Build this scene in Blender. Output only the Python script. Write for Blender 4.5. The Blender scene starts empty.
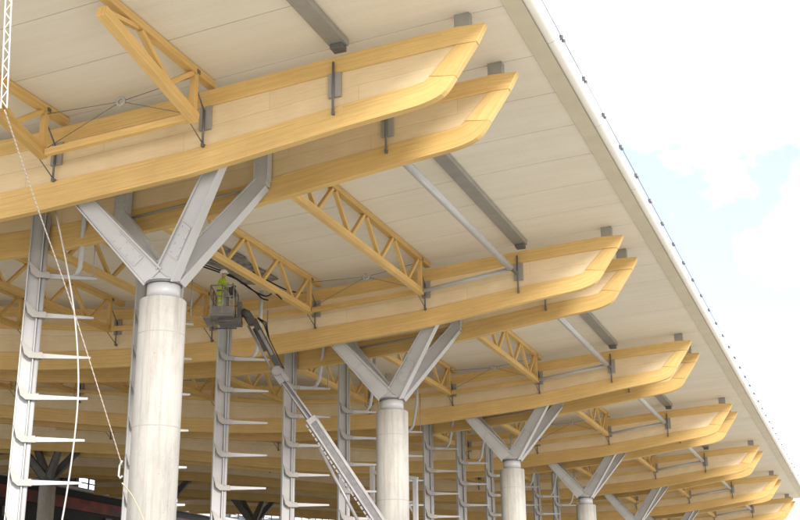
import bpy, math, random
from mathutils import Vector, Matrix
random.seed(7)
C = bpy.context.scene.collection
EYE = 1.7
S = 16.0
XT, YT, PB = -7.07, 23.87, 2.648
XC, YC, ZC = -16.5, 25.58, 8.85 + EYE
NB = 7
BT = 0.215
CLOUD, EXPO = 1.0, 1.6
ROPE = [(-11.31, 13, 9.49), (-13.03, 16, 9.34), (-14.42, 19, 8.55), (-15.24, 21.5, 6.99), (-15.82, 23.2, 5.95)]
SKYOFF = (3.3, 0.3, 2.3)
CRANE = [(-11.47, 13, 11.56), (-11.38, 13, 10.34), (-11.33, 13, 9.53)]
Y_START, Y_END = 15.5, YT + 6 * S + PB + 1.6
ORD = ['nearest', 'second', 'third', 'fourth', 'fifth', 'sixth', 'farthest']
ROW = ['first', 'second', 'third', 'fourth', 'fifth', 'sixth', 'seventh', 'eighth', 'ninth', 'tenth', 'eleventh', 'twelfth']

# ------------------------------------------------------------------ materials
def mat(name):
    m = bpy.data.materials.new(name); m.use_nodes = True
    nt = m.node_tree; b = nt.nodes['Principled BSDF']
    return m, nt, b
def N(nt, t, **kw):
    n = nt.nodes.new(t)
    for k, v in kw.items(): setattr(n, k, v)
    return n
def L(nt, a, b): nt.links.new(a, b)
def ramp(nt, fac, stops):
    r = N(nt, 'ShaderNodeValToRGB'); e = r.color_ramp.elements
    e[0].position, e[0].color = stops[0][0], (*stops[0][1], 1)
    e[1].position, e[1].color = stops[-1][0], (*stops[-1][1], 1)
    for p, c in stops[1:-1]:
        x = e.new(p); x.color = (*c, 1)
    L(nt, fac, r.inputs[0]); return r.outputs[0]
def mixc(nt, fac, a, b, mode='MIX'):
    m = N(nt, 'ShaderNodeMix', data_type='RGBA', blend_type=mode)
    if isinstance(fac, (int, float)): m.inputs[0].default_value = fac
    else: L(nt, fac, m.inputs[0])
    for i, v in ((6, a), (7, b)):
        if isinstance(v, tuple): m.inputs[i].default_value = (*v, 1)
        else: L(nt, v, m.inputs[i])
    return m.outputs[2]
def noise(nt, vec, scale, detail=4, rough=.55):
    n = N(nt, 'ShaderNodeTexNoise'); n.inputs['Scale'].default_value = scale
    n.inputs['Detail'].default_value = detail; n.inputs['Roughness'].default_value = rough
    if vec is not None: L(nt, vec, n.inputs['Vector'])
    return n.outputs[0]
def mapping(nt, vec, sc):
    m = N(nt, 'ShaderNodeMapping'); m.inputs['Scale'].default_value = sc; L(nt, vec, m.inputs[0]); return m.outputs[0]
def bump(nt, b, h, strength, dist=.01):
    n = N(nt, 'ShaderNodeBump'); n.inputs['Strength'].default_value = strength; n.inputs['Distance'].default_value = dist
    L(nt, h, n.inputs['Height']); L(nt, n.outputs[0], b.inputs['Normal'])

def rand_uv(nt):
    # every board starts at its own place in the grain and has its own tone
    oi = N(nt, 'ShaderNodeObjectInfo').outputs['Random']
    cx = N(nt, 'ShaderNodeMath', operation='MULTIPLY'); L(nt, oi, cx.inputs[0]); cx.inputs[1].default_value = 37.3
    cb = N(nt, 'ShaderNodeCombineXYZ'); L(nt, cx.outputs[0], cb.inputs[0])
    ad = N(nt, 'ShaderNodeVectorMath', operation='ADD'); L(nt, N(nt, 'ShaderNodeUVMap').outputs[0], ad.inputs[0]); L(nt, cb.outputs[0], ad.inputs[1])
    tint = ramp(nt, oi, [(0, (.87, .85, .81)), (.5, (.98, .98, .98)), (1, (1.05, 1.05, 1.08))])
    return ad.outputs[0], tint
def wood(name, c1, c2, lam=.045, ln=2.6, stain=.25, rough=.55):
    m, nt, b = mat(name)
    uv, tint = rand_uv(nt)
    br = N(nt, 'ShaderNodeTexBrick'); L(nt, uv, br.inputs[0])
    br.inputs['Scale'].default_value = 1; br.inputs['Mortar Size'].default_value = .0015
    br.inputs['Brick Width'].default_value = ln; br.inputs['Row Height'].default_value = lam
    br.inputs['Color1'].default_value = (*c1, 1); br.inputs['Color2'].default_value = (*c2, 1)
    br.inputs['Mortar'].default_value = (c1[0] * .75, c1[1] * .7, c1[2] * .6, 1)
    g = noise(nt, mapping(nt, uv, (1.3, 28, 1)), 1.0, 5, .6)
    gc = ramp(nt, g, [(.3, (.82, .79, .74)), (.7, (1.06, 1.05, 1.03))])
    col = mixc(nt, .75, br.outputs[0], gc, 'MULTIPLY')
    ob = N(nt, 'ShaderNodeTexCoord').outputs['Object']
    s = noise(nt, ob, .5, 5, .6)
    sc = ramp(nt, s, [(.35, (.78, .74, .7)), (.65, (1.05, 1.05, 1.05))])
    col = mixc(nt, stain * 2, col, sc, 'MULTIPLY')
    col = mixc(nt, 1.0, col, tint, 'MULTIPLY')
    L(nt, col, b.inputs['Base Color']); b.inputs['Roughness'].default_value = rough
    bump(nt, b, g, .15, .01)
    return m
def panel_wood(name):
    m, nt, b = mat(name)
    uv, tint = rand_uv(nt)
    br = N(nt, 'ShaderNodeTexBrick'); L(nt, uv, br.inputs[0]); br.offset = .5
    br.inputs['Scale'].default_value = 1; br.inputs['Mortar Size'].default_value = .007
    br.inputs['Brick Width'].default_value = 4.8; br.inputs['Row Height'].default_value = .5
    br.inputs['Color1'].default_value = (.76, .635, .42, 1); br.inputs['Color2'].default_value = (.81, .69, .475, 1)
    br.inputs['Mortar'].default_value = (.63, .51, .33, 1)
    g = noise(nt, mapping(nt, uv, (1.1, 12, 1)), 1.6, 5, .65)
    gc = ramp(nt, g, [(.3, (.89, .87, .83)), (.7, (1.04, 1.03, 1.02))])
    col = mixc(nt, .8, br.outputs[0], gc, 'MULTIPLY')
    s = noise(nt, N(nt, 'ShaderNodeTexCoord').outputs['Object'], .8, 4)
    col = mixc(nt, .5, col, ramp(nt, s, [(.35, (.85, .8, .72)), (.65, (1.05, 1.05, 1.05))]), 'MULTIPLY')
    col = mixc(nt, 1.0, col, tint, 'MULTIPLY')
    L(nt, col, b.inputs['Base Color']); b.inputs['Roughness'].default_value = .6
    return m
def plain(name, col, rough=.5, metal=0., var=.12, scale=2.5, bmp=0.):
    m, nt, b = mat(name)
    ob = N(nt, 'ShaderNodeTexCoord').outputs['Object']
    n = noise(nt, ob, scale, 5, .6)
    lo = tuple(c * (1 - var * 1.6) for c in col); hi = tuple(min(1, c * (1 + var)) for c in col)
    L(nt, ramp(nt, n, [(.3, lo), (.7, hi)]), b.inputs['Base Color'])
    b.inputs['Roughness'].default_value = rough; b.inputs['Metallic'].default_value = metal
    if bmp: bump(nt, b, noise(nt, ob, scale * 12, 4), bmp, .01)
    return m
def concrete(name, base):
    m, nt, b = mat(name)
    ob = N(nt, 'ShaderNodeTexCoord').outputs['Object']
    n1 = noise(nt, mapping(nt, ob, (1.2, 1.2, .5)), 1.4, 6, .65)
    col = ramp(nt, n1, [(.28, tuple(c * .74 for c in base)), (.5, base), (.75, tuple(c * 1.12 for c in base))])
    n2 = noise(nt, mapping(nt, ob, (5, 5, .18)), 1.5, 4, .7)
    col = mixc(nt, .55, col, ramp(nt, n2, [(.36, (.72, .7, .66)), (.55, (1.03, 1.03, 1.03))]), 'MULTIPLY')
    sp = N(nt, 'ShaderNodeSeparateXYZ'); L(nt, ob, sp.inputs[0])
    md = N(nt, 'ShaderNodeMath', operation='MODULO'); L(nt, sp.outputs[2], md.inputs[0]); md.inputs[1].default_value = 2.4
    ls = N(nt, 'ShaderNodeMath', operation='LESS_THAN'); L(nt, md.outputs[0], ls.inputs[0]); ls.inputs[1].default_value = .03
    col = mixc(nt, ls.outputs[0], col, tuple(c * .8 for c in base))
    n3 = noise(nt, ob, 22, 3, .5)
    col = mixc(nt, .8, col, ramp(nt, n3, [(.25, (.6, .58, .55)), (.34, (1, 1, 1))]), 'MULTIPLY')
    L(nt, col, b.inputs['Base Color']); b.inputs['Roughness'].default_value = .85
    bump(nt, b, n1, .25, .02)
    return m
def soffit_mat(name):
    m, nt, b = mat(name)
    ob = N(nt, 'ShaderNodeTexCoord').outputs['Object']
    n = noise(nt, mapping(nt, ob, (.25, .6, 1)), 1.0, 5, .6)
    col = ramp(nt, n, [(.3, (.71, .675, .58)), (.7, (.77, .74, .65))])
    d = noise(nt, mapping(nt, ob, (.15, 3.0, 1)), 1.0, 4, .7)
    col = mixc(nt, .5, col, ramp(nt, d, [(.3, (.91, .89, .86)), (.6, (1.02, 1.02, 1.02))]), 'MULTIPLY')
    sp = N(nt, 'ShaderNodeSeparateXYZ'); L(nt, ob, sp.inputs[0])
    md = N(nt, 'ShaderNodeMath', operation='PINGPONG'); L(nt, sp.outputs[0], md.inputs[0]); md.inputs[1].default_value = .10
    L(nt, col, b.inputs['Base Color']); b.inputs['Roughness'].default_value = .6
    bump(nt, b, md.outputs[0], .35, .05)
    return m

M = {}
M['chord'] = wood('glulam_spruce', (.64, .45, .172), (.73, .525, .215))
M['cap'] = wood('glulam_end_piece', (.68, .49, .20), (.73, .535, .23))
M['truss'] = wood('truss_timber', (.63, .435, .16), (.73, .515, .205), lam=.11, ln=6)
M['web'] = panel_wood('plywood_web')
M['soffit'] = soffit_mat('soffit_panel_cream')
M['deck'] = plain('roof_deck_dark', (.16, .145, .12), .9)
M['fascia'] = plain('fascia_tan', (.58, .54, .42), .5, var=.05, scale=1)
M['gutter'] = plain('white_coated_metal', (.82, .82, .79), .35, var=.03, scale=.7)
M['roof'] = plain('roof_membrane', (.35, .35, .35), .9)
M['concrete'] = concrete('column_concrete', (.365, .36, .335))
M['steel'] = plain('pale_grey_painted_steel', (.44, .455, .46), .4, var=.04, scale=1.6)
M['steel_dark'] = plain('bracket_steel', (.16, .16, .165), .5, .3)
M['galv'] = plain('galvanised_steel', (.31, .305, .285), .5, .15, var=.08, scale=2)
M['white_steel'] = plain('white_painted_steel', (.41, .425, .43), .4, var=.05, scale=1.5)
M['dim_steel'] = plain('dimmed_steel', (.13, .13, .125), .6)  # darkened steel copy: interior shade on the far arms is put into the colour
M['ring'] = plain('pale_zinc', (.42, .43, .42), .4, .2)
M['cable'] = plain('steel_cable', (.22, .21, .19), .5, .4)
M['black'] = plain('black_rubber', (.02, .02, .02), .7)
M['aluminium'] = plain('bare_aluminium', (.27, .27, .272), .4, .3, var=.12, scale=4)
M['lift_grey'] = plain('lift_grey_paint', (.12, .12, .122), .45, var=.2, scale=5)
M['lift_dark'] = plain('lift_dark_paint', (.06, .06, .06), .5)
M['red'] = plain('red_paint', (.15, .012, .008), .5, var=.6, scale=.5)
M['darkwall'] = plain('dark_glazing', (.008, .008, .009), .7)
M['palebar'] = plain('pale_rail', (.5, .5, .5), .5)
M['hivis'] = plain('lime_hi_vis_cloth', (.45, .6, .03), .8, var=.15, scale=9)
M['tape'] = plain('reflective_tape', (.7, .7, .7), .3)
M['skin'] = plain('skin', (.55, .34, .25), .5, var=.05)
M['helmet'] = plain('white_helmet', (.8, .8, .78), .3, var=.02)
M['glove'] = plain('dark_work_glove', (.07, .07, .08), .8)
M['boot'] = plain('brown_boot', (.06, .04, .03), .7)
M['rope'] = plain('pale_rope', (.66, .62, .56), .8, var=.3, scale=14)
M['hose'] = plain('pale_hose', (.5, .49, .46), .5)
M['strap'] = plain('yellow_sling', (.55, .53, .36), .8)
M['membrane'] = plain('grey_roof_membrane_sheet', (.27, .262, .24), .85, var=.4, scale=3)
M['glass'] = plain('glass_frame_dark', (.03, .03, .03), .4)

def ground_mat():
    m, nt, b = mat('gravel_ground')
    ob = N(nt, 'ShaderNodeTexCoord').outputs['Object']
    n = noise(nt, ob, .08, 6, .6); n2 = noise(nt, ob, 6, 5, .7)
    col = ramp(nt, n, [(.3, (.42, .385, .32)), (.7, (.55, .515, .44))])
    col = mixc(nt, .6, col, ramp(nt, n2, [(.3, (.6, .6, .6)), (.7, (1.1, 1.1, 1.1))]), 'MULTIPLY')
    L(nt, col, b.inputs['Base Color']); b.inputs['Roughness'].default_value = .95
    bump(nt, b, n2, .5, .03)
    return m
M['ground'] = ground_mat()
M['slab'] = plain('concrete_slab', (.30, .275, .235), .85, var=.15, scale=.4)

# ------------------------------------------------------------------ mesh builder
class MB:
    def __init__(s): s.v = []; s.f = []; s.uv = []; s.sm = []
    def face(s, idx, uv=None, smooth=False):
        s.f.append(idx); s.uv.append(uv or [(0, 0)] * len(idx)); s.sm.append(smooth)
    def bar(s, p, q, w, h, up=(0, 0, 1), w2=None, h2=None):
        """box from p to q; w across, h along 'up'."""
        p, q, up = Vector(p), Vector(q), Vector(up)
        d = (q - p); ln = d.length; d.normalize()
        a = d.cross(up)
        if a.length < 1e-5: a = d.cross(Vector((1, 0, 0)))
        a.normalize(); u = a.cross(d).normalized()
        w2 = w if w2 is None else w2; h2 = h if h2 is None else h2
        i = len(s.v)
        for (c, ww, hh) in ((p, w, h), (q, w2, h2)):
            for sx, sz in ((-1, -1), (1, -1), (1, 1), (-1, 1)):
                s.v.append(c + a * (sx * ww / 2) + u * (sz * hh / 2))
        off = random.random() * 7
        ws = [w, h, w, h]
        for k in range(4):
            n = (k + 1) % 4
            s.face([i + k, i + 4 + k, i + 4 + n, i + n], [(off, k), (off + ln, k), (off + ln, k + ws[k]), (off, k + ws[k])])
        s.face([i, i + 1, i + 2, i + 3], [(off, 0), (off + .01, w), (off + .02, w), (off + .01, 0)])
        s.face([i + 7, i + 6, i + 5, i + 4], [(off, 0), (off + .01, w), (off + .02, w), (off + .01, 0)])
        return s
    def box(s, a, b):
        (x0, y0, z0), (x1, y1, z1) = a, b
        return s.bar(((x0 + x1) / 2, (y0 + y1) / 2, z0), ((x0 + x1) / 2, (y0 + y1) / 2, z1), abs(y1 - y0), abs(x1 - x0), (1, 0, 0))
    def tube(s, pts, r, n=8, cap=True):
        pts = [Vector(p) for p in pts]; rs = r if isinstance(r, (list, tuple)) else [r] * len(pts)
        i0 = len(s.v); prev = None; acc = 0; us = []
        for k, p in enumerate(pts):
            t = (pts[min(k + 1, len(pts) - 1)] - pts[max(k - 1, 0)]).normalized()
            if prev is None:
                a = t.cross(Vector((0, 0, 1)));
                if a.length < 1e-3: a = t.cross(Vector((1, 0, 0)))
            else: a = prev - t * prev.dot(t)
            a.normalize(); prev = a; b = t.cross(a)
            for j in range(n):
                th = 2 * math.pi * j / n
                s.v.append(p + (a * math.cos(th) + b * math.sin(th)) * rs[k])
            if k: acc += (p - pts[k - 1]).length
            us.append(acc)
        for k in range(len(pts) - 1):
            for j in range(n):
                j2 = (j + 1) % n; q = i0 + k * n
                s.face([q + j, q + j2, q + n + j2, q + n + j], [(us[k], j / n), (us[k], (j + 1) / n), (us[k + 1], (j + 1) / n), (us[k + 1], j / n)], True)
        if cap:
            s.face([i0 + j for j in range(n)][::-1]); q = i0 + (len(pts) - 1) * n
            s.face([q + j for j in range(n)])
        return s
    def lathe(s, prof, n=32, c=(0, 0, 0)):
        i0 = len(s.v); c = Vector(c)
        for (r, z) in prof:
            for j in range(n):
                th = 2 * math.pi * j / n; s.v.append(c + Vector((r * math.cos(th), r * math.sin(th), z)))
        for k in range(len(prof) - 1):
            flat = abs(prof[k][1] - prof[k + 1][1]) < 1e-6
            for j in range(n):
                j2 = (j + 1) % n; q = i0 + k * n
                s.face([q + j, q + j2, q + n + j2, q + n + j], None, not flat)
        s.face([i0 + j for j in range(n)][::-1]); q = i0 + (len(prof) - 1) * n; s.face([q + j for j in range(n)])
        return s
    def slab(s, cols, y0, y1, norm=False):
        """cols: list of (top(x,z), bottom(x,z)) along x; a solid between y0 and y1 with u along, v across."""
        i0 = len(s.v); n = len(cols); u = 0; us = []
        for k, (t, b) in enumerate(cols):
            if k: u += math.hypot(t[0] - cols[k - 1][0][0], t[1] - cols[k - 1][0][1])
            us.append(u)
            for y in (y0, y1): s.v.append(Vector((t[0], y, t[1]))); s.v.append(Vector((b[0], y, b[1])))
        off = random.random() * 5
        T = lambda k, side: i0 + k * 4 + side * 2
        B = lambda k, side: i0 + k * 4 + side * 2 + 1
        for k in range(n - 1):
            h0 = cols[k][0][1] - cols[k][1][1]; h1 = cols[k + 1][0][1] - cols[k + 1][1][1]
            a, c = us[k] + off, us[k + 1] + off; w = y1 - y0
            if norm: h0 = h1 = 1.0
            s.face([B(k, 0), B(k + 1, 0), T(k + 1, 0), T(k, 0)], [(a, 0), (c, 0), (c, h1), (a, h0)])
            s.face([T(k, 1), T(k + 1, 1), B(k + 1, 1), B(k, 1)], [(a, h0), (c, h1), (c, 0), (a, 0)])
            s.face([T(k, 0), T(k + 1, 0), T(k + 1, 1), T(k, 1)], [(a, 3), (c, 3), (c, 3 + w), (a, 3 + w)])
            s.face([B(k, 1), B(k + 1, 1), B(k + 1, 0), B(k, 0)], [(a, 5 + w), (c, 5 + w), (c, 5), (a, 5)])
        s.face([T(0, 0), T(0, 1), B(0, 1), B(0, 0)], [(0, 0), (.1, 0), (.1, .1), (0, .1)])
        s.face([B(n - 1, 0), B(n - 1, 1), T(n - 1, 1), T(n - 1, 0)], [(0, 0), (.1, 0), (.1, .1), (0, .1)])
        return s
    def build(s, name, m, parent=None, bevel=0, loc=None):
        me = bpy.data.meshes.new(name); o = Vector(loc) if loc is not None else Vector((0, 0, 0))
        me.from_pydata([tuple(v - o) for v in s.v], [], s.f)
        uvl = me.uv_layers.new(name='UVMap')
        k = 0
        for fu in s.uv:
            for c in fu: uvl.data[k].uv = c; k += 1
        me.polygons.foreach_set('use_smooth', s.sm)
        me.materials.append(m); me.update()
        ob = bpy.data.objects.new(name, me); C.objects.link(ob)
        if parent is not None: ob.parent = parent
        ob.location = o
        if bevel:
            bv = ob.modifiers.new('edge', 'BEVEL'); bv.width = bevel; bv.segments = 1; bv.limit_method = 'ANGLE'; bv.angle_limit = math.radians(40)
        return ob

def tag(o, label, cat, group=None):
    o['label'] = label; o['category'] = cat
    if group: o['group'] = group
    return o
def struct(o): o['kind'] = 'structure'; return o
def empty(name, label, cat, loc=(0, 0, 0), group=None, rz=0):
    o = bpy.data.objects.new(name, None); C.objects.link(o); o.location = loc; o.rotation_euler = (0, 0, rz)
    o.empty_display_size = .3
    return tag(o, label, cat, group)
def dup(root, loc, label, rz=None):
    r = root.copy(); C.objects.link(r); r.location = loc; r['label'] = label
    if rz is not None: r.rotation_euler = (0, 0, rz)
    for ch in list(root.children):
        c = ch.copy(); C.objects.link(c); c.parent = r
        for g in list(ch.children):
            d = g.copy(); C.objects.link(d); d.parent = c
    return r

# ------------------------------------------------------------------ beam profile (x -> heights above eye)
def interp(tab, x):
    xs = sorted(tab)
    if x <= xs[0][0]: return xs[0][1]
    if x >= xs[-1][0]: return xs[-1][1]
    for i in range(len(xs) - 1):
        if xs[i][0] <= x <= xs[i + 1][0]:
            p1, p2 = xs[i], xs[i + 1]; p0 = xs[max(i - 1, 0)]; p3 = xs[min(i + 2, len(xs) - 1)]
            h = p2[0] - p1[0]; t = (x - p1[0]) / h
            m1 = (p2[1] - p0[1]) / max(p2[0] - p0[0], 1e-6) * h; m2 = (p3[1] - p1[1]) / max(p3[0] - p1[0], 1e-6) * h
            return (2*t**3 - 3*t*t + 1)*p1[1] + (t**3 - 2*t*t + t)*m1 + (-2*t**3 + 3*t*t)*p2[1] + (t**3 - t*t)*m2
TOP = [(-7.0, 14.1), (-7.7, 14.1), (-9, 14.04), (-11, 13.93), (-13, 13.80), (-15, 13.66), (-18, 13.5), (-21, 13.41), (-24, 13.43), (-27, 13.63), (-30, 13.95), (-33, 14.4), (-38, 15.05), (-45, 16.0), (-51, 16.7), (-57, 17.25), (-63, 17.6), (-70, 17.8), (-78, 17.85)]
BOT = [(-9.09, 12.20), (-10.5, 12.05), (-13, 11.72), (-15, 11.47), (-17, 11.34), (-20.5, 11.12), (-24, 11.14), (-27, 11.24), (-30, 11.40), (-33.4, 11.70), (-38, 12.3), (-45, 13.3), (-51, 14.1), (-57, 14.75), (-63, 15.4), (-70, 16.0), (-78, 16.4)]
top = lambda x: interp(TOP, x) + EYE
bot = lambda x: interp(BOT, x) + EYE
SOF = .36
sof = lambda x: (interp(TOP, x) if x < -7.7 else 14.1 + (x + 7.7) * .03) + SOF + EYE
def lcd(x): return .58 if x > -10 else min(.74, .58 + (-10 - x) * .016)
XEND = -74.0
def xs_list(a, b, st=1.6):
    n = max(2, int(abs(b - a) / st)); return [a + (b - a) * i / n for i in range(n + 1)]

def make_beam(y, name_label):
    """one curved beam, front face at y = 0 of its root"""
    t = empty('roof_beam', name_label, 'roof beam', (XT, y, 0), 'curved timber roof beams hung in twin pairs')
    o = lambda c: [((a[0] - XT, a[1]), (b[0] - XT, b[1])) for a, b in c]
    E = EYE
    xs = xs_list(XEND, -7.81, 1.4)
    cols = [((x, top(x)), (x, top(x) - .45)) for x in xs[:-1]] + [((-7.75, top(-7.75)), (-7.81, 13.64 + E)), ((-7.10, 14.06 + E), (-7.30, 13.62 + E)), ((-7.07, 14.03 + E), (-7.10, 13.99 + E))]
    # the front and rear chords are separate laminations either side of the web
    MB().slab(o(cols), 0, BT).build('upper_chord', M['chord'], t, .012)
    xl = xs_list(XEND, -9.3, 1.4)
    lt = lambda x: bot(x) + lcd(x)
    low = [((x, lt(x)), (x, bot(x))) for x in xl] + [((-9.0, 12.77 + E), (-8.98, 12.215 + E)), ((-8.8, 12.80 + E), (-8.76, 12.245 + E)), ((-8.62, 12.83 + E), (-8.58, 12.285 + E)), ((-8.50, 12.93 + E), (-8.44, 12.325 + E)), ((-8.38, 12.913 + E), (-8.31, 12.37 + E)), ((-8.26, 12.895 + E), (-8.19, 12.43 + E)), ((-8.14, 12.878 + E), (-8.095, 12.51 + E)), ((-8.02, 12.862 + E), (-8.015, 12.60 + E)), ((-7.95, 12.853 + E), (-7.948, 12.69 + E)), ((-7.88, 12.843 + E), (-7.878, 12.79 + E)), ((-7.850, 12.838 + E), (-7.849, 12.826 + E))]
    MB().slab(o(low), 0, BT).build('lower_chord', M['chord'], t, .012)
    cap = [((-7.82, 13.635 + E), (-8.585, 12.81 + E)), ((-7.30, 13.612 + E), (-7.83, 12.862 + E))]
    mb = MB(); i0 = 0
    c0 = [(-8.50, 12.942), (-7.845, 12.842), (-7.31, 13.612), (-7.82, 13.632)]
    for yy in (.003, BT - .003):
        for (x, z) in c0: mb.v.append(Vector((x - XT, yy, z + E)))
    ug = [(0, 0), (0, .55), (.95, .55), (.95, 0)]
    mb.face([0, 1, 2, 3], ug); mb.face([7, 6, 5, 4], ug[::-1])
    for k in range(4):
        n = (k + 1) % 4; mb.face([k, k + 4, n + 4, n], [(0, 1), (0, 1.3), (.9, 1.3), (.9, 1)])
    mb.build('end_piece', M['cap'], t, .01)
    xw = xs_list(XEND, -8.75, 1.4)
    web = [((x, top(x) - .44), (x, lt(x) - .02)) for x in xw] + [((-7.78, 13.66 + E), (-8.56, 12.82 + E))]
    MB().slab(o(web), .045, BT - .045, True).build('web_panel', M['web'], t)
    # fixing screws along the chord joints
    st = MB()
    st.box((-7.86 - XT, .06, top(-7.7) - .01), (-7.48 - XT, .30, sof(-7.7) + .0))
    st.build('roof_stub', M['galv'], t, .008)
    return t
def hanger(t, xr, rows):
    """steel plates and rods where trusses land"""
    for x in rows:
        rx = x - XT
        a = MB(); z0 = top(x) - .47
        a.box((rx - .17, -.035, z0 - .62), (rx + .17, .043, z0 + .02))
        h = a.build('hanger_plate', M['galv'], t, .006)
        r = MB(); r.tube([(rx - .02, -.06, z0 + (.3 if x > -12 else -.1)), (rx - .02, -.06, z0 - 1.02)], .03, 6)
        if x < -12:
          r.tube([(rx - .02, -.07, z0 - 1.0), (rx - .12, -.62, top(x) - 1.05)], .016, 6)
          r.tube([(rx - .02, -.05, z0 - .12), (rx - .08, -.62, top(x) + .18)], .022, 6)
        r.bar((rx - .02, -.1, z0 - 1.05), (rx - .02, .04, z0 - 1.05), .06, .09)
        r.build('hanger_rod', M['steel_dark'], t)

ROWX = [-14.45 - 4.45 * i for i in range(12)]
STRX = -11.0
rows_for = {0: 3, 1: 6, 2: 9, 3: 9, 4: 5, 5: 3, 6: 2}
beam_a = beam_b = None
for k in range(NB):
    fl = ('front beam of the %s twin pair of curved timber beams under the roof' % ORD[k])
    rl = ('rear beam of the %s twin pair of curved timber beams under the roof' % ORD[k])
    if k == 0:
        beam_a = make_beam(YT, fl); hanger(beam_a, 0, ROWX[:9] + [STRX + .1])
        beam_b = make_beam(YT + PB, rl); hanger(beam_b, 0, [-10.6])
    else:
        dup(beam_a, (XT, YT + k * S, 0), fl)
        dup(beam_b, (XT, YT + PB + k * S, 0), rl)

# ------------------------------------------------------------------ roof
roof = empty('roof', 'wide cream soffited canopy roof with white rounded eave over all the timber beams', 'roof', (-30, 60, 14))
RO = Vector((-30, 60, 14))
def rb(mb, name, m, bevel=0):
    mb.v = [Vector(v) - RO for v in mb.v]
    return mb.build(name, m, roof, bevel)
seams = []
y = YT + .17 - 2.2 * 4
ys = [Y_START] + [YT + .17 - 2.2 * i for i in (3, 2, 1)]
for k in range(NB):
    y0 = YT + k * S + .17
    ys += [y0, y0 + PB] + [y0 + PB + (S - PB) / 6 * i for i in range(1, 6)]
ys = [v for v in ys if v < Y_END - .5] + [Y_END]
xsr = xs_list(-76, -6.66, 1.3)
sm = MB()
for a, b in zip(ys[:-1], ys[1:]):
    g = .012; i0 = len(sm.v)
    for x in xsr:
        for yy in (a + g, b - g):
            sm.v.append(Vector((x, yy, sof(x)))); sm.v.append(Vector((x, yy, sof(x) + .05)))
    for i in range(len(xsr) - 1):
        q = i0 + i * 4
        sm.face([q, q + 2, q + 6, q + 4]); sm.face([q + 5, q + 7, q + 3, q + 1]); sm.face([q, q + 4, q + 5, q + 1]); sm.face([q + 2, q + 3, q + 7, q + 6])
rb(sm, 'soffit', M['soffit'])
dk = MB()
dk.slab([((x, sof(x) + .75), (x, sof(x) + .055)) for x in xsr], Y_START + .01, Y_END - .01)
rb(dk, 'roof_deck', M['deck'])
z = sof(-6.66)
fb = MB(); fb.slab([((-6.645, z + .3), (-6.645, z - .045)), ((-6.19, z + .3), (-6.19, z - .015))], Y_START, Y_END)
rb(fb, 'fascia', M['fascia'], .01)
gt = MB(); pr = []
for i in range(13):
    th = -math.pi / 2 + math.pi * i / 12
    pr.append((-6.11 + .19 * math.cos(th), z + .16 + .18 * math.sin(th)))
prof = [(-6.17, z - .02)] + pr + [(-6.17, z + .34)]
n = len(prof)
segs = [Y_START + i * 5.33 for i in range(int((Y_END - Y_START) / 5.33) + 1)] + [Y_END]
for a, b in zip(segs[:-1], segs[1:]):
    i0 = len(gt.v)
    for yy in (a + .006, b - .006):
        for (x, zz) in prof: gt.v.append(Vector((x, yy, zz)))
    for i in range(n - 1): gt.face([i0 + i, i0 + n + i, i0 + n + i + 1, i0 + i + 1], None, True)
    gt.face([i0 + n - 1, i0 + 2 * n - 1, i0 + n, i0])
rb(gt, 'gutter', M['gutter'])
rm = MB(); rm.slab([((-76, sof(-76) + .8), (-76, sof(-76) + .755)), ((-57, sof(-57) + .8), (-57, sof(-57) + .755)), ((-45, sof(-45) + .8), (-45, sof(-45) + .755)), ((-33, sof(-33) + .8), (-33, sof(-33) + .755)), ((-21, sof(-21) + .8), (-21, sof(-21) + .755)), ((-7.2, sof(-7.2) + .8), (-7.2, sof(-7.2) + .755))], Y_START, Y_END)
rb(rm, 'roof_covering', M['roof'])
# grey membrane hanging at an unfinished strip of the soffit
mm = MB(); yy = 34.0; pts = []
rnd = random.Random(3)
while yy < 39.6:
    pts.append((yy, -21.5 + rnd.uniform(-.12, .12), -20.15 + rnd.uniform(-.2, .2), rnd.uniform(.03, .10))); yy += .7
for (yy, x0, x1, d) in pts:
    mm.v += [Vector((x0, yy, sof(x0) - .02)), Vector(((x0 + x1) / 2, yy, sof(x0) - .05 - d)), Vector((x1, yy, sof(x1) - .03))]
for i in range(len(pts) - 1):
    q = i * 3
    mm.face([q, q + 1, q + 4, q + 3]); mm.face([q + 1, q + 2, q + 5, q + 4])
sheet = rb(mm, 'loose_membrane', M['membrane']); sheet['label'] = 'loose grey roofing membrane showing in an unfinished strip of soffit'
sd = sheet.modifiers.new('thick', 'SOLIDIFY'); sd.thickness = .03

# fall line on the eave
line = empty('safety_line', 'thin safety cable on small clamps running along the white roof eave', 'safety line', (-5.93, YT, z + .3))
def ln(mb, name, m): 
    mb.v = [Vector(v) - Vector((-5.93, YT, z + .3)) for v in mb.v]; return mb.build(name, m, line)
ln(MB().tube([(-5.93, Y_START + .2, z + .42), (-5.93, Y_END - .2, z + .42)], .012, 5), 'cable', M['steel_dark'])
yy = 26.85 - 2.47 * 4
while yy < Y_END - .5:
    c = MB()
    c.box((-6.02, yy - .02, z + .28), (-5.98, yy + .02, z + .42)); c.box((-5.98, yy - .15, z + .385), (-5.89, yy - .09, z + .45)); c.box((-5.98, yy + .09, z + .385), (-5.89, yy + .15, z + .45))
    c.bar((-5.96, yy - .19, z + .42), (-5.96, yy + .19, z + .42), .03, .035)
    ln(c, 'clamp', M['steel_dark']); yy += 2.47

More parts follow.
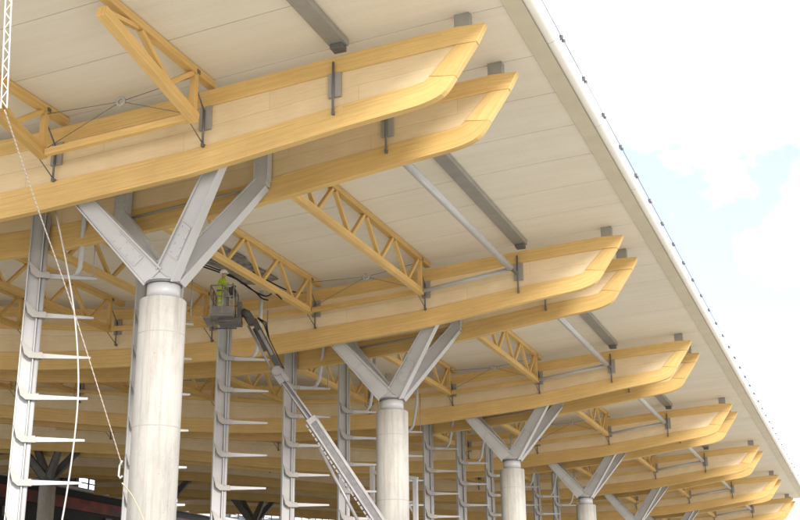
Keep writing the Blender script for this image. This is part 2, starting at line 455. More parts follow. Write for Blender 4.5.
# ------------------------------------------------------------------ steel purlin bands + struts
bays = ['in front of the nearest beam pair'] + ['between the %s and %s beam pairs' % (ORD[i], ORD[i + 1]) for i in range(6)]
zs = sof(-10.75)
def strut_y(k): return (YT + (k - 1) * S + PB + BT, YT + k * S)
ob_p = None
for k in range(0, NB):
    a, b = strut_y(k)
    if k == 0: a = Y_START + .3
    p = empty('steel_purlin', 'flat grey steel purlin under the soffit ' + bays[k], 'purlin', (-10.75, b, zs), 'flat grey steel purlins on the soffit')
    mb = MB(); mb.box((-.23, a - b + .02, -.17), (.23, -.03, -.01)); mb.build('flange', M['galv'], p, .01)
    mb = MB(); mb.box((-.16, -.30, -.30), (.16, .0, -.175)); mb.build('bracket', M['steel_dark'], p, .006)
    if k == 0: continue
    zst = 13.12 + EYE
    q = empty('steel_strut', 'long round grey steel strut hanging below the soffit ' + bays[k], 'strut', (-11.0, b, zst), 'round grey steel struts between beams')
    MB().tube([(0, a - b + .05, 0), (0, -.75, 0)], .125, 14).build('tube', M['steel'], q)
    mb = MB(); mb.tube([(0, -.78, 0), (0, -.45, 0)], [.13, .05], 10); mb.bar((0, -.5, 0), (.08, -.02, -.02), .05, .12)
    mb.build('end_fork', M['steel_dark'], q)
    # pale tube from the first truss foot to the strut end
    x1 = ROWX[0]; z1 = sof(x1) - 1.36
    g = empty('steel_tube', 'slim grey steel tube along the front of the %s beam pair near its outer end' % ORD[k], 'tube', (x1, b - .6, z1), 'slim grey tubes along beam fronts')
    MB().tube([(.1, 0, 0), (STRX - x1 - .1, 0, zst - z1 - .02)], .075, 10).build('pipe', M['steel'], g)
    MB().tube([(.0, 0, 0), (.28, 0, .02)], .05, 8).build('end_fitting', M['steel_dark'], g)

# ------------------------------------------------------------------ timber trusses
def truss_mesh(x, y0, y1, cant=False):
    zt = sof(x) - .11; zl = sof(x) - 1.36
    ch = MB(); lo = MB(); wb = MB(); pl = MB()
    ch.bar((0, y0 - .2, zt), (0, y1 + .25, zt), .22, .2)
    ye = y1 - .62
    if not cant:
        lo.bar((0, y0 + .35, zl), (0, ye + .12, zl), .22, .22)
        n = 5; d = 2.5
        for i in range(n):
            ya = ye - .12 - (i + 1) * d
            if ya > y0 - .1: wb.bar((0, ya + .08, zt - .1), (0, ya + d / 2 - .1, zl + .1), .13, .12)
            wb.bar((0, ya + d / 2 + .1, zl + .1), (0, ya + d - .12, zt - .1), .13, .12)
        wb.bar((0, ye, zl + .11), (0, ye, zt - .1), .15, .15, (0, 1, 0))
    else:
        yl = y1 - 4.55; zl0 = zt - .40
        lo.bar((0, yl, zl0), (0, ye + .12, zl), .24, .26)
        wb.bar((0, yl + .25, zl0 + .08), (0, yl + 1.35, zt - .1), .13, .12)
        wb.bar((0, yl + 1.5, zt - .1), (0, yl + 2.7, zl + .43), .15, .13)
        wb.bar((0, yl + 2.8, zl + .40), (0, ye - .12, zt - .1), .14, .13)
        wb.bar((0, ye, zl + .13), (0, ye, zt - .1), .16, .16, (0, 1, 0))
    for zz in (-.02,): pl.box((-.118, ye - .06, zt + zz - .07), (.118, ye + .09, zt + zz + .05))
    return ch, lo, wb, pl
def make_truss(x, y0, y1, label, cant=False):
    t = empty('timber_truss', label, 'truss', (x, y1, 0), 'timber lattice trusses between beams')
    for mb, nm, m in zip(truss_mesh(x, y0 - y1, 0, cant), ('top_chord', 'bottom_chord', 'lattice_web', 'steel_plate'), (M['truss'], M['truss'], M['truss'], M['steel_dark'])):
        mb.build(nm, m, t, .008 if nm != 'steel_plate' else 0)
    return t
protos = {}
for k in range(NB):
    a, b = strut_y(k)
    for i in range(rows_for[k] if k else 2):
        lab = 'timber lattice truss %s, %s row in from the eave' % (bays[k], ROW[i])
        if k == 0:
            make_truss(ROWX[i], Y_START + .3, b, 'short tapered timber truss cantilevered in front of the nearest beam pair, %s from the eave' % ROW[i], True)
        else:
            if i not in protos: protos[i] = make_truss(ROWX[i], a, b, lab)
            else: dup(protos[i], (ROWX[i], b, 0), lab)
        # timber rail from this truss foot to the next one in
        if i + 1 <= (rows_for[k] if k else 1) and not (k == 0 and i >= 1) and i + 1 < 10:
            x0, x1 = ROWX[i + 1], ROWX[i]
            mb = MB(); mb.bar((x0 + .13, b - .62, sof(x0) - 1.36), (x1 - .13, b - .62, sof(x1) - 1.36), .15, .18)
            o = mb.build('timber_rail', M['truss'], None, .008, loc=(x0, b - .62, sof(x0) - 1.36))
            tag(o, 'slim timber rail along the front of the %s beam pair, %s rail from the eave' % (ORD[k], ROW[i]), 'timber rail', 'timber rails linking truss feet')

# cable cross with a ring on the front of the first beams
for k in range(0, 4):
    b = YT + k * S; x0, x1 = ROWX[1], ROWX[0]
    cx = (x0 + x1) / 2 + .1; zc = sof(cx) - .42; yc = b - .62
    t = empty('tension_ring', 'pale ring holding four thin crossed cables on the front of the %s beam pair' % ORD[k], 'tension ring', (cx, yc, zc), 'tension rings with crossed cables')
    ring = MB(); R0, r0, n1, n2 = .105, .042, 24, 8
    for i in range(n1):
        th = 2 * math.pi * i / n1
        for j in range(n2):
            ph = 2 * math.pi * j / n2; rr = R0 + r0 * math.cos(ph)
            ring.v.append(Vector((rr * math.cos(th), r0 * 1.2 * math.sin(ph), rr * math.sin(th))))
    for i in range(n1):
        for j in range(n2):
            ring.face([i * n2 + j, ((i + 1) % n1) * n2 + j, ((i + 1) % n1) * n2 + (j + 1) % n2, i * n2 + (j + 1) % n2], None, True)
    ring.build('ring', M['ring'], t)
    for (xe, ze) in ((x0, sof(x0) - .25), (x1, sof(x1) - .25), (x0, sof(x0) - 1.3), (x1, sof(x1) - 1.3)):
        d = Vector((xe - cx, 0, ze - zc)); u = d.normalized()
        MB().tube([u * .11, d], .011, 5).build('cable', M['cable'], t)

# ------------------------------------------------------------------ Y columns
def yb(k): return YT + k * S
def make_column(label, x, y, zc, far=False):
    t = empty('column', label, 'column', (x, y, 0), 'concrete columns with four forked steel arms')
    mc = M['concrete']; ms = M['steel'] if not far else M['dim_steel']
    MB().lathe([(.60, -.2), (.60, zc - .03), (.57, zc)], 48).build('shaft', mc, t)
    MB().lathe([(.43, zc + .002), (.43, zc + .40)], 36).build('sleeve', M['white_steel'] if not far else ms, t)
    MB().lathe([(.475, zc + .402), (.475, zc + .47)], 36).build('collar', M['steel_dark'], t)
    z0 = zc + .47
    yi = YT + BT + .13 - YC; yo = YT + PB - .13 - YC
    dz = bot(x) - zc
    for sx in (-1, 1):
        for yy, fr in ((yi, 1), (yo, -1)):
            bx = (-18.5 - XC) if sx < 0 else (-14.15 - XC)
            if far: bx = 1.9 * sx
            zb = bot(x + bx) + .48
            a = MB()
            p0 = Vector((sx * .20, (-.17 if fr > 0 else .17), z0 + .16)); p1 = Vector((bx, yy, zb))
            up = Vector((0, 1, 0))
            # two flanges and a recessed web: a folded steel box arm
            nrm = (p1 - p0).normalized(); side = nrm.cross(up).normalized()
            a.bar(p0, p1, .46, .05, up, .40, .05) if False else None
            a.bar(p0 + up * .0, p1, .56, .20, up, .36, .18)
            a.bar(p0 + side * .30, p1 + side * .20, .05, .33, up, .04, .27)
            a.bar(p0 - side * .30, p1 - side * .20, .05, .33, up, .04, .27)
            arm = a.build('arm', ms, t, .008)
            v = MB(); q0 = p0 + nrm * .55; q1 = p0 + nrm * 1.5
            sg = -1 if fr > 0 else 1
            fn = side.cross(nrm).normalized()
            if fn.y * sg < 0: fn = -fn
            v.bar(q0 + fn * .112, q1 + fn * .112, .34, .02, fn, .32, .02)
            for bi in range(4):
                for bs in (-1, 1):
                    c_ = q0 + (q1 - q0) * (.1 + .265 * bi) + side * .115 * bs + fn * .122
                    v.tube([c_, c_ + fn * .02], .022, 6)
            v.build('splice_plate', ms, arm)
            v = MB()
            for bi in range(4):
                for bs in (-1, 1): v.tube([(bx + bs * .09, yy - fr * .0 - .101, zb + .25 + .18 * bi), (bx + bs * .09, yy - .125, zb + .25 + .18 * bi)], .022, 6)
            v.box((bx - .19, yy - .10, zb - .10), (bx + .19, yy + .10, zb + .95))
            v.bar((bx - .2, yy, zb + .05), (bx - .2, yy, zb + .95), .24, .03, (1, 0, 0)); v.bar((bx + .2, yy, zb + .05), (bx + .2, yy, zb + .95), .24, .03, (1, 0, 0))
            v.build('head_plate', ms, arm, .006)
    cr = MB(); pg = [(-.40, z0 + .003), (.40, z0 + .003), (.60, z0 + .34), (0, z0 + .66), (-.60, z0 + .34)]
    for yy in (-.23, .23):
        for (px_, pz_) in pg: cr.v.append(Vector((px_, yy, pz_)))
    cr.face(list(range(5))); cr.face([5 + q for q in range(5)][::-1])
    for q in range(5): cr.face([q, q + 5, (q + 1) % 5 + 5, (q + 1) % 5])
    cr.build('crotch_block', ms, t, .015)
    foot = MB(); foot.lathe([(.45, z0 + .001), (.43, z0 + .05), (.22, z0 + .12), (.1, z0 + .22)], 28); foot.build('arm_root', ms, t)
    tr = MB()
    for yy in (yi, yo):
        xa, xb = ((-18.5 - XC + .2), (-14.15 - XC - .2)) if not far else (-1.7, 1.7)
        tr.tube([(xa, yy, bot(x + xa) + .42), (xb, yy, bot(x + xb) + .42)], .035, 8)
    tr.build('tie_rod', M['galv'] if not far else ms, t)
    return t
c0 = make_column('concrete column with forked grey steel arms, nearest and largest, under the nearest beam pair', XC, YC, ZC)
clab = ['', 'forked concrete column under the second beam pair, beside the lift boom', 'forked concrete column under the third beam pair', 'forked concrete column under the fourth beam pair', 'forked concrete column under the fifth beam pair', 'forked concrete column under the sixth beam pair', 'forked concrete column under the farthest beam pair']
for k in range(1, NB): dup(c0, (XC, YC + k * S, 0), clab[k])
XF = -56.5
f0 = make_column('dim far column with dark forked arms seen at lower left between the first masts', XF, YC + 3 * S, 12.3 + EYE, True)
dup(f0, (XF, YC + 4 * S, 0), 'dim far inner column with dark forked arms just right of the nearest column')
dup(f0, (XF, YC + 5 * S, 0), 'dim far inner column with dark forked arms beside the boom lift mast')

# ------------------------------------------------------------------ facade masts with fins
XM = -21.2; SM = S / 3
FA = math.radians(38)
def make_mast(label, j):
    t = empty('facade_mast', label, 'mast', (XM, 26.25 + j * SM, 0), 'pale steel facade masts with fins', FA)
    zt = 12.6 + EYE
    a = MB()
    a.box((-.20, -.15, 0), (-.16, .15, zt)); a.box((.14, -.15, 0), (.18, .15, zt)); a.box((-.159, -.02, 0), (.139, .02, zt))
    a.build('post', M['white_steel'], t, .006)
    b = MB(); b.tube([(.245, -.03, .3), (.245, -.03, zt - .5)], .072, 12); b.build('round_tube', M['white_steel'], t)
    b = MB(); b.box((-.23, -.18, zt + .002), (.22, .18, zt + .04)); b.box((-.12, -.1, zt + .04), (.12, .1, zt + .55)); b.build('top_plate', M['galv'], t, .004)
    for i in range(9):
        zf = 10.33 + EYE - 1.155 * i
        f = MB()
        f.bar((.31, 0, zf), (1.70, 0, zf + .03), .11, .15, (0, 0, 1), .07, .065)
        fin = f.build('fin', M['white_steel'], t, .006)
        g = MB(); i0 = 0
        pr = [(-.19, zf + .36), (-.10, zf + .30), (.16, zf + .06), (.42, zf + .04), (.42, zf - .11), (.06, zf - .11), (-.08, zf + .0)]
        for yy in (-.215, -.165):
            for (x, zz) in pr: g.v.append(Vector((x, yy, zz)))
        n = len(pr); g.face(list(range(n))); g.face([n + q for q in range(n)][::-1])
        for q in range(n): g.face([q, q + n, (q + 1) % n + n, (q + 1) % n])
        g.box((.24, -.164, zf - .095), (.40, .07, zf + .085))
        g.build('gusset', M['galv'], fin, .004)
    h = MB()
    zf = 10.33 + EYE
    h.tube([(.42, .09, zf + .06), (.95, .09, zf + .05), (1.12, .09, zf + .12), (1.22, -.05, zf + .32), (1.22, -.45, zf + .9), (1.22, -.72, zf + 1.35), (1.22, -.76, zf + 2.4)], .07, 10)
    h.build('hanger_tube', M['steel'], t)
    h = MB(); h.tube([(1.60, -.02, zf + .05), (1.60, -.02, zf + 1.9)], .022, 6); h.build('hanger_rod', M['galv'], t)
    return t
mlab = ['leftmost white facade mast with ladder like fins, nearest the camera', 'facade mast mostly hidden behind the nearest concrete column', 'facade mast directly below and behind the lift basket', 'facade mast crossed by the upper part of the lift boom', 'facade mast crossed by the lower part of the lift boom', 'facade mast hidden behind the second concrete column', 'first facade mast right of the second concrete column', 'second facade mast right of the second concrete column', 'third facade mast, just left of the third concrete column', 'facade mast just right of the third concrete column', 'second facade mast right of the third concrete column', 'third facade mast right of the third concrete column']
m0 = make_mast(mlab[0], 0)
for j in range(1, 12): dup(m0, (XM, 26.25 + j * SM, 0), mlab[j])

# ------------------------------------------------------------------ ground
g = MB(); g.v = [Vector((-1500, -1500, 0)), Vector((1500, -1500, 0)), Vector((1500, 1500, 0)), Vector((-1500, 1500, 0))]; g.face([0, 1, 2, 3])
struct(g.build('ground', M['ground']))
g = MB(); g.box((-80, 16, .004), (-17.5, 124, .03)); struct(g.build('floor', M['slab']))

# ------------------------------------------------------------------ far terminal block at lower left
XB = -76.0; Z_B = 18.75
fbk = empty('terminal_block', 'dark older terminal block with a red band seen far behind the masts', 'building', (XB, 60, 0))
bo = Vector((XB, 60, 0))
def fbp(mb, nm, m, bev=0):
    mb.v = [Vector(v) - bo for v in mb.v]; return mb.build(nm, m, fbk, bev)
fbp(MB().box((XB - 22, 62, 0), (XB, 190, Z_B)), 'wall', M['darkwall'])
rd = MB()
rd.box((XB + .002, 62, Z_B - 2.3), (XB + .25, 190, Z_B - 1.15))
fbp(rd, 'red_band', M['red'])
fbp(MB().box((XB + .002, 61.9, Z_B - .35), (XB + .5, 190, Z_B - .05)), 'parapet', M['palebar'])
rc = random.Random(5)
for q in range(26):
    yy = 64 + q * 4.1 + rc.uniform(-1, 1); hh = rc.uniform(.5, 1.7); zz = Z_B - 2.6 - rc.uniform(0, 3)
    fbp(MB().box((XB + .004, yy, zz - hh), (XB + rc.uniform(.2, .6), yy + rc.uniform(.8, 3.0), zz)), 'wall_unit', M[rc.choice(['red', 'dim_steel', 'dim_steel', 'darkwall'])])
rl = MB(); yy = 64
while yy < 188:
    rl.box((XB + .1, yy, Z_B + .0), (XB + .22, yy + .14, Z_B + 3.4)); yy += 2.3
for zz in (.55, 1.1, 2.2): rl.bar((XB + .15, 62, Z_B + zz), (XB + .15, 190, Z_B + zz), .07, .12)
fbp(rl, 'roof_railing', M['glass'])
for (yy, h, w) in ((70, 1.2, 3), (84, .7, 3), (118, .5, 5), (141, .9, 4), (88.5, .9, 4), (96.2, 2.1, 8.5), (131, .8, 6), (150, 1.5, 5)):
    fbp(MB().box((XB - 3, yy, Z_B + .002), (XB - .5, yy + w, Z_B + h)), 'rooftop_plant', M['steel_dark'])

# ------------------------------------------------------------------ boom lift
BASE = Vector((-11.9, 38.2, 0))
lift = empty('boom_lift', 'grey telescopic boom lift reaching up past the second column with a raised basket', 'boom lift', BASE)
def lp(mb, nm, m, bev=0, par=None):
    mb.v = [Vector(v) - BASE for v in mb.v]; return mb.build(nm, m, par or lift, bev)
pA, pB, pC, pD, pE = Vector((-19.50, 35.2, 13.05)), Vector((-19.20, 35.3, 12.78)), Vector((-18.26, 35.5, 10.95)), Vector((-17.12, 35.9, 9.26)), Vector((-15.13, 36.8, 6.01))
pF = pE + (pE - pD) * 1.02
side = (pE - pC).cross(Vector((0, 0, 1))).normalized()
upv = side.cross(pE - pC).normalized()
bd = (pE - pC).normalized()
mb = MB(); mb.bar(pC + bd * .1, pE, .15, .19, upv); lp(mb, 'inner_boom', M['lift_grey'], .015)
mb = MB(); mb.bar(pD, pF, .25, .30, upv); m_ = lp(mb, 'main_boom', M['lift_grey'], .02)
mb = MB()
for sx in (-1, 1):
    for sz in (-1, 1):
        mb.bar(pD + side * .127 * sx + upv * .135 * sz, pF + side * .127 * sx + upv * .135 * sz, .04, .06, upv)
mb.bar(pD + upv * .178, pF + upv * .178, .15, .05, upv)
lp(mb, 'edge_rail', M['aluminium'], .004, m_)
mb = MB()
for sx in (-1, 1):
    mb.bar(pC + bd * .2 + side * .08 * sx + upv * .075, pD + side * .08 * sx + upv * .075, .03, .06, upv)
    mb.bar(pC + bd * .2 + side * .08 * sx - upv * .075, pD + side * .08 * sx - upv * .075, .03, .06, upv)
lp(mb, 'inner_edge_rail', M['aluminium'], .004)
mb = MB(); mb.bar(pD - bd * .12, pD + bd * .10, .30, .36, upv); lp(mb, 'boom_collar', M['aluminium'], .02)
# energy chain under the boom
mb = MB()
nn = 44
for i in range(nn):
    a = pD + (pF - pD) * (i / nn) - upv * .22; b_ = pD + (pF - pD) * ((i + .72) / nn) - upv * .22
    mb.bar(a, b_, .10, .07, upv)
lp(mb, 'cable_chain', M['aluminium'])
mb = MB(); c0_, c1_ = pD + bd * .9 - upv * .30, pF - bd * .3 - upv * .95
mb.tube([c0_, c0_ + (c1_ - c0_) * .5], .055, 10); mb.tube([c0_ + (c1_ - c0_) * .5, c1_], .09, 10); lp(mb, 'lift_cylinder', M['aluminium'])
# knuckle
mb = MB(); mb.tube([pC - side * .22, pC + side * .22], .17, 16); mb.bar(pC - bd * .12, pC + bd * .45, .3, .36, upv); mb.bar(pC + upv * .12, pC + upv * .12 + bd * .5, .36, .16, upv)
lp(mb, 'knuckle', M['aluminium'], .012)
jd = (pC - pB).normalized(); ju = side.cross(jd).normalized()
mb = MB(); mb.bar(pB + ju * .10, pC + ju * .12, .17, .20, ju); lp(mb, 'jib', M['lift_dark'], .015)
mb = MB(); mb.bar(pB + ju * .10 + side * .09 + jd * .45, pC + ju * .12 + side * .09 - jd * .6, .012, .10, ju); lp(mb, 'jib_plate', M['aluminium'])
mb = MB(); mb.tube([pB - ju * .16 + jd * .1, pC - ju * .12 - jd * .05], .045, 8); lp(mb, 'jib_rod', M['aluminium'])
mb = MB(); mb.tube([pB - ju * .02 + jd * .3, pB - ju * .02 + jd * 1.2], .065, 8); lp(mb, 'jib_cylinder', M['lift_dark'])
mb = MB(); mb.tube([pA + Vector((0, 0, .05)), pA * .5 + pB * .5 + Vector((0, 0, .12)), pB], .16, 10); mb.tube([pB - side * .17, pB + side * .17], .14, 12)
lp(mb, 'jib_rotator', M['lift_dark'])
mb = MB()
for q in range(3):
    o_ = side * (.05 * q - .05)
    mb.tube([pB + ju * .25 + o_, pB + jd * .3 + ju * (.34 + .05 * q) + o_, pB + jd * .9 + ju * .27 + o_, pC + ju * .25 + o_], .02, 6)
lp(mb, 'hydraulic_hose', M['black'])
# basket in its own frame
RZ = math.atan2(.3644, .9312); BC = Vector((-20.10, 35.0, 12.90))
Rm = Matrix.Rotation(RZ, 3, 'Z')
def bk(mb): mb.v = [Rm @ Vector(v) + BC for v in mb.v]; return mb
w, dpt, h = .39, .62, 1.0
mb = MB(); mb.box((-w, -dpt, -.06), (w, dpt, 0)); fl_ = lp(bk(mb), 'basket_floor', M['aluminium'], .006)
mb = MB()
for x in (-w, w): mb.box((x - .012, -dpt, .002), (x + .012, dpt, .22))
for y_ in (-dpt, dpt): mb.box((-w + .014, y_ - .012, .002), (w - .014, y_ + .012, .26))
lp(bk(mb), 'toe_board', M['aluminium'], .003)
mb = MB()
for zz in (.62, h):
    mb.tube([(-w, -dpt, zz), (w, -dpt, zz), (w, dpt, zz), (-w, dpt, zz), (-w, -dpt, zz)], .024, 8)
for x in (-w, 0, w):
    for y_ in (-dpt, 0, dpt):
        if x == 0 and y_ == 0: continue
        mb.tube([(x, y_, 0), (x, y_, h)], .024, 8)
lp(bk(mb), 'guard_rail', M['aluminium'])
mb = MB(); mb.box((.18, -.35, .82), (w - .04, .35, 1.12)); mb.bar((.30, -.2, 1.12), (.30, -.2, 1.22), .03, .03); mb.bar((.30, .15, 1.12), (.30, .15, 1.22), .03, .03)
lp(bk(mb), 'control_box', M['lift_dark'], .02)
mb = MB(); mb.box((-.15, -.3, -.24), (.62, .3, -.062)); mb.box((.47, -.16, -.22), (.62, .16, .55)); mb.tube([(-w, -.5, -.22), (w, -.5, -.22)], .03, 8); mb.tube([(-w, .5, -.22), (w, .5, -.22)], .03, 8)
lp(bk(mb), 'basket_mount', M['lift_grey'], .01)
mb = MB(); mb.box((-w - .25, -dpt + .1, -.12), (-w - .01, dpt - .1, -.07)); mb.tube([(-w - .25, -.7, -.1), (-w - .25, .7, -.1)], .025, 6); lp(bk(mb), 'side_step', M['aluminium'], .004)
# chassis on the ground
hd = Vector((bd.x, bd.y, 0)).normalized(); hs = Vector((-hd.y, hd.x, 0))
tt = pF + bd * .3
mb = MB(); mb.bar(BASE - hd * 1.9 + Vector((0, 0, .75)), BASE + hd * 1.7 + Vector((0, 0, .75)), 1.5, .5); lp(mb, 'chassis', M['lift_dark'], .05)
mb = MB(); mb.bar(BASE - hd * 1.3 + Vector((0, 0, 1.5)), BASE + hd * 2.0 + Vector((0, 0, 1.5)), 1.7, .9); lp(mb, 'turntable', M['lift_grey'], .08)
mb = MB(); mb.bar(pF - bd * .2, BASE + hd * .9 + Vector((0, 0, 1.9)), .5, .6); lp(mb, 'boom_pivot', M['lift_grey'], .03)
for a in (-1, 1):
    for b_ in (-1, 1):
        c = BASE + hd * 1.3 * a + hs * .95 * b_ + Vector((0, 0, .55))
        mb = MB(); mb.tube([c - hs * .2, c - hs * .16, c + hs * .16, c + hs * .2], [.45, .55, .55, .45], 28); wh = lp(mb, 'wheel', M['black'])
        mb = MB(); mb.tube([c - hs * .21, c + hs * .21], .27, 20); lp(mb, 'rim', M['aluminium'], 0, wh)

# ------------------------------------------------------------------ person in the basket
def skin_obj(name, verts, edges, radii, m, parent, root=0, sub=2):
    me = bpy.data.meshes.new(name); me.from_pydata([Vector(v) for v in verts], edges, [])
    ob = bpy.data.objects.new(name, me); C.objects.link(ob); ob.parent = parent
    sk = ob.modifiers.new('skin', 'SKIN'); sk.branch_smoothing = .3; sk.use_smooth_shade = True
    lay = me.skin_vertices[0].data if len(me.skin_vertices) else None
    if lay is None:
        me.attributes; bpy.context.view_layer.update(); lay = me.skin_vertices[0].data
    for i, r in enumerate(radii):
        lay[i].radius = r if isinstance(r, tuple) else (r, r)
        lay[i].use_root = (i == root)
    sb = ob.modifiers.new('sub', 'SUBSURF'); sb.levels = sub; sb.render_levels = sub
    me.materials.append(m)
    return ob
def cloth_mat():
    m, nt, b = mat('worker_cloth_and_skin')
    ob = N(nt, 'ShaderNodeTexCoord').outputs['Object']
    sp = N(nt, 'ShaderNodeSeparateXYZ'); L(nt, ob, sp.inputs[0])
    dv = N(nt, 'ShaderNodeMath', operation='DIVIDE'); L(nt, sp.outputs[2], dv.inputs[0]); dv.inputs[1].default_value = 2.0
    r = N(nt, 'ShaderNodeValToRGB'); r.color_ramp.interpolation = 'CONSTANT'; e = r.color_ramp.elements
    lime, tape, skin, grey = (.43, .58, .03, 1), (.62, .63, .6, 1), (.55, .34, .25, 1), (.12, .13, .14, 1)
    st = [(0, lime), (.17, tape), (.20, lime), (.255, tape), (.285, lime), (.455, grey), (.485, lime), (.53, tape), (.565, lime), (.735, skin)]
    e[0].position, e[0].color = st[0]; e[1].position, e[1].color = st[-1]
    for p, c in st[1:-1]:
        x = e.new(p); x.color = c
    L(nt, dv.outputs[0], r.inputs[0])
    n = noise(nt, ob, 9, 4)
    col = mixc(nt, .6, r.outputs[0], ramp(nt, n, [(.3, (.7, .7, .7)), (.7, (1.1, 1.1, 1.1))]), 'MULTIPLY')
    L(nt, col, b.inputs['Base Color']); b.inputs['Roughness'].default_value = .8
    return m
PL = BC + Rm @ Vector((-.13, -.25, 0))
person = empty('person', 'worker in lime hi-vis clothes and white helmet standing in the lift basket', 'person', PL, None, RZ + .15)
person.scale = (1.10, 1.10, .93)
V = [(0, 0, .93), (.01, 0, 1.10), (.04, 0, 1.28), (.06, 0, 1.41), (.08, 0, 1.49), (.095, 0, 1.56), (.10, 0, 1.63), (.09, 0, 1.70),
     (.05, .17, 1.38), (.15, .24, 1.13), (.36, .17, 1.13), (.05, -.17, 1.38), (.17, -.24, 1.13), (.36, -.17, 1.13),
     (0, .10, .88), (.05, .12, .50), (0, .12, .12), (0, -.10, .88), (.03, -.12, .50), (-.03, -.12, .12), (.185, 0, 1.60)]
E_ = [(0, 1), (1, 2), (2, 3), (3, 4), (4, 5), (5, 6), (6, 7), (3, 8), (8, 9), (9, 10), (3, 11), (11, 12), (12, 13), (0, 14), (14, 15), (15, 16), (0, 17), (17, 18), (18, 19), (6, 20)]
Rr = [(.175, .14), (.18, .14), (.195, .145), (.11, .09), .055, .07, (.085, .095), .07, .088, .066, .045, .088, .066, .045, .112, .085, .065, .112, .085, .065, .018]
body = skin_obj('body', V, E_, Rr, cloth_mat(), person)
for s_ in (1, -1):
    hv = [(.36, .17 * s_, 1.13), (.42, .165 * s_, 1.135)]; he = [(0, 1)]; hr = [.036, .032]
    for q in range(4):
        o = (.024 * (q - 1.5)); ln_ = [.030, .036, .034, .026][q]; i = len(hv)
        hv += [(.445, .165 * s_ + o, 1.14), (.445 + ln_, .165 * s_ + o, 1.135), (.455 + ln_, .165 * s_ + o, 1.10), (.44 + ln_ * .5, .165 * s_ + o, 1.08)]
        he += [(1, i), (i, i + 1), (i + 1, i + 2), (i + 2, i + 3)]; hr += [.012, .0105, .010, .009]
    i = len(hv); hv += [(.40, (.165 - .04) * s_, 1.12), (.43, (.165 - .055) * s_, 1.095), (.455, (.165 - .05) * s_, 1.08)]; he += [(1, i), (i, i + 1), (i + 1, i + 2)]; hr += [.014, .012, .010]
    skin_obj('glove', hv, he, hr, M['glove'], person, 1, 1)
    bx = .0 if s_ > 0 else -.03
    skin_obj('boot', [(bx, .12 * s_, .14), (bx - .01, .12 * s_, .055), (bx + .09, .125 * s_, .045), (bx + .17, .13 * s_, .035)], [(0, 1), (1, 2), (2, 3)], [.058, .055, .045, .038], M['boot'], person, 1, 2)
mb = MB(); mb.lathe([(.125, 1.665), (.128, 1.685), (.124, 1.72), (.112, 1.765), (.085, 1.80), (.045, 1.818), (.005, 1.822)], 24, (.095, 0, 0)); mb.lathe([(.07, 1.668), (.085, 1.680)], 16, (.175, 0, 0))
mb.build('helmet', M['helmet'], person)
for s_ in (1, -1):
    mb = MB(); mb.lathe([(.004, -.012), (.011, -.006), (.011, .006), (.004, .012)], 10, (.175, .034 * s_, 1.635)); mb.build('eye', M['black'], person)

# ------------------------------------------------------------------ ropes, hoses and cables
def smooth(pts, n=8):
    out = []
    P = [Vector(p) for p in pts]
    for i in range(len(P) - 1):
        p0, p1, p2, p3 = P[max(i - 1, 0)], P[i], P[i + 1], P[min(i + 2, len(P) - 1)]
        for k in range(n):
            t = k / n
            out.append(.5 * ((2 * p1) + (p2 - p0) * t + (2 * p0 - 5 * p1 + 4 * p2 - p3) * t * t + (3 * p1 - p0 - 3 * p2 + p3) * t ** 3))
    out.append(P[-1]); return out
def cable(name, pts, r, m, label, cat, sm_=True, n=7):
    mb = MB(); mb.tube(smooth(pts) if sm_ else pts, r, n)
    return tag(mb.build(name, m, None, 0, Vector(pts[-1])), label, cat)
def rope_mat():
    m, nt, b = mat('flecked_rope')
    uv = N(nt, 'ShaderNodeUVMap').outputs[0]; sp = N(nt, 'ShaderNodeSeparateXYZ'); L(nt, uv, sp.inputs[0])
    ad = N(nt, 'ShaderNodeMath', operation='MULTIPLY_ADD'); L(nt, sp.outputs[1], ad.inputs[0]); ad.inputs[1].default_value = .16; L(nt, sp.outputs[0], ad.inputs[2])
    md = N(nt, 'ShaderNodeMath', operation='MODULO'); L(nt, ad.outputs[0], md.inputs[0]); md.inputs[1].default_value = .16
    ls = N(nt, 'ShaderNodeMath', operation='LESS_THAN'); L(nt, md.outputs[0], ls.inputs[0]); ls.inputs[1].default_value = .045
    L(nt, mixc(nt, ls.outputs[0], (.62, .59, .54), (.45, .31, .25)), b.inputs['Base Color']); b.inputs['Roughness'].default_value = .8
    return m
rp = empty('rope', 'thin flecked rope slanting down from the white hoist ladder to the nearest column', 'rope', ROPE[-1])
def rl_(mb, nm, m):
    mb.v = [Vector(v) - Vector(ROPE[-1]) for v in mb.v]; return mb.build(nm, m, rp)
rl_(MB().tube(smooth(ROPE, 14), .0115, 7), 'line', rope_mat())
e_ = Vector(ROPE[-1])
rl_(MB().tube([e_ + Vector((.0, 0, .1)), e_ + Vector((-.06, 0, -.02)), e_ + Vector((-.07, 0, -.24)), e_ + Vector((-.02, 0, -.30)), e_ + Vector((.03, 0, -.25))], .024, 7), 'hook', M['white_steel'])
cable('hose', [(-19.36, 24.6, 13.1), (-18.89, 24.6, 11.63), (-18.52, 24.6, 10.28), (-18.28, 24.6, 8.94), (-18.19, 24.6, 7.91), (-18.22, 24.6, 6.67), (-18.38, 24.6, 4.98), (-18.75, 24.6, 2.6), (-19.0, 24.5, .05)], .022, M['hose'], 'pale hose hanging in a long curve beside the leftmost mast', 'hose')
cable('sling_strap', [(-16.05, 23.6, 5.6), (-16.16, 24.3, 5.30), (-16.12, 24.82, 4.6), (-16.1, 24.9, 3.4), (-16.2, 24.9, 1.6)], .016, M['strap'], 'thin yellowish sling hanging down against the nearest column', 'sling')
t = empty('cable_bundle', 'slack bundle of black cables hanging under the soffit beside the lift basket', 'cable bundle', (-20.0, 36.6, 15.4))
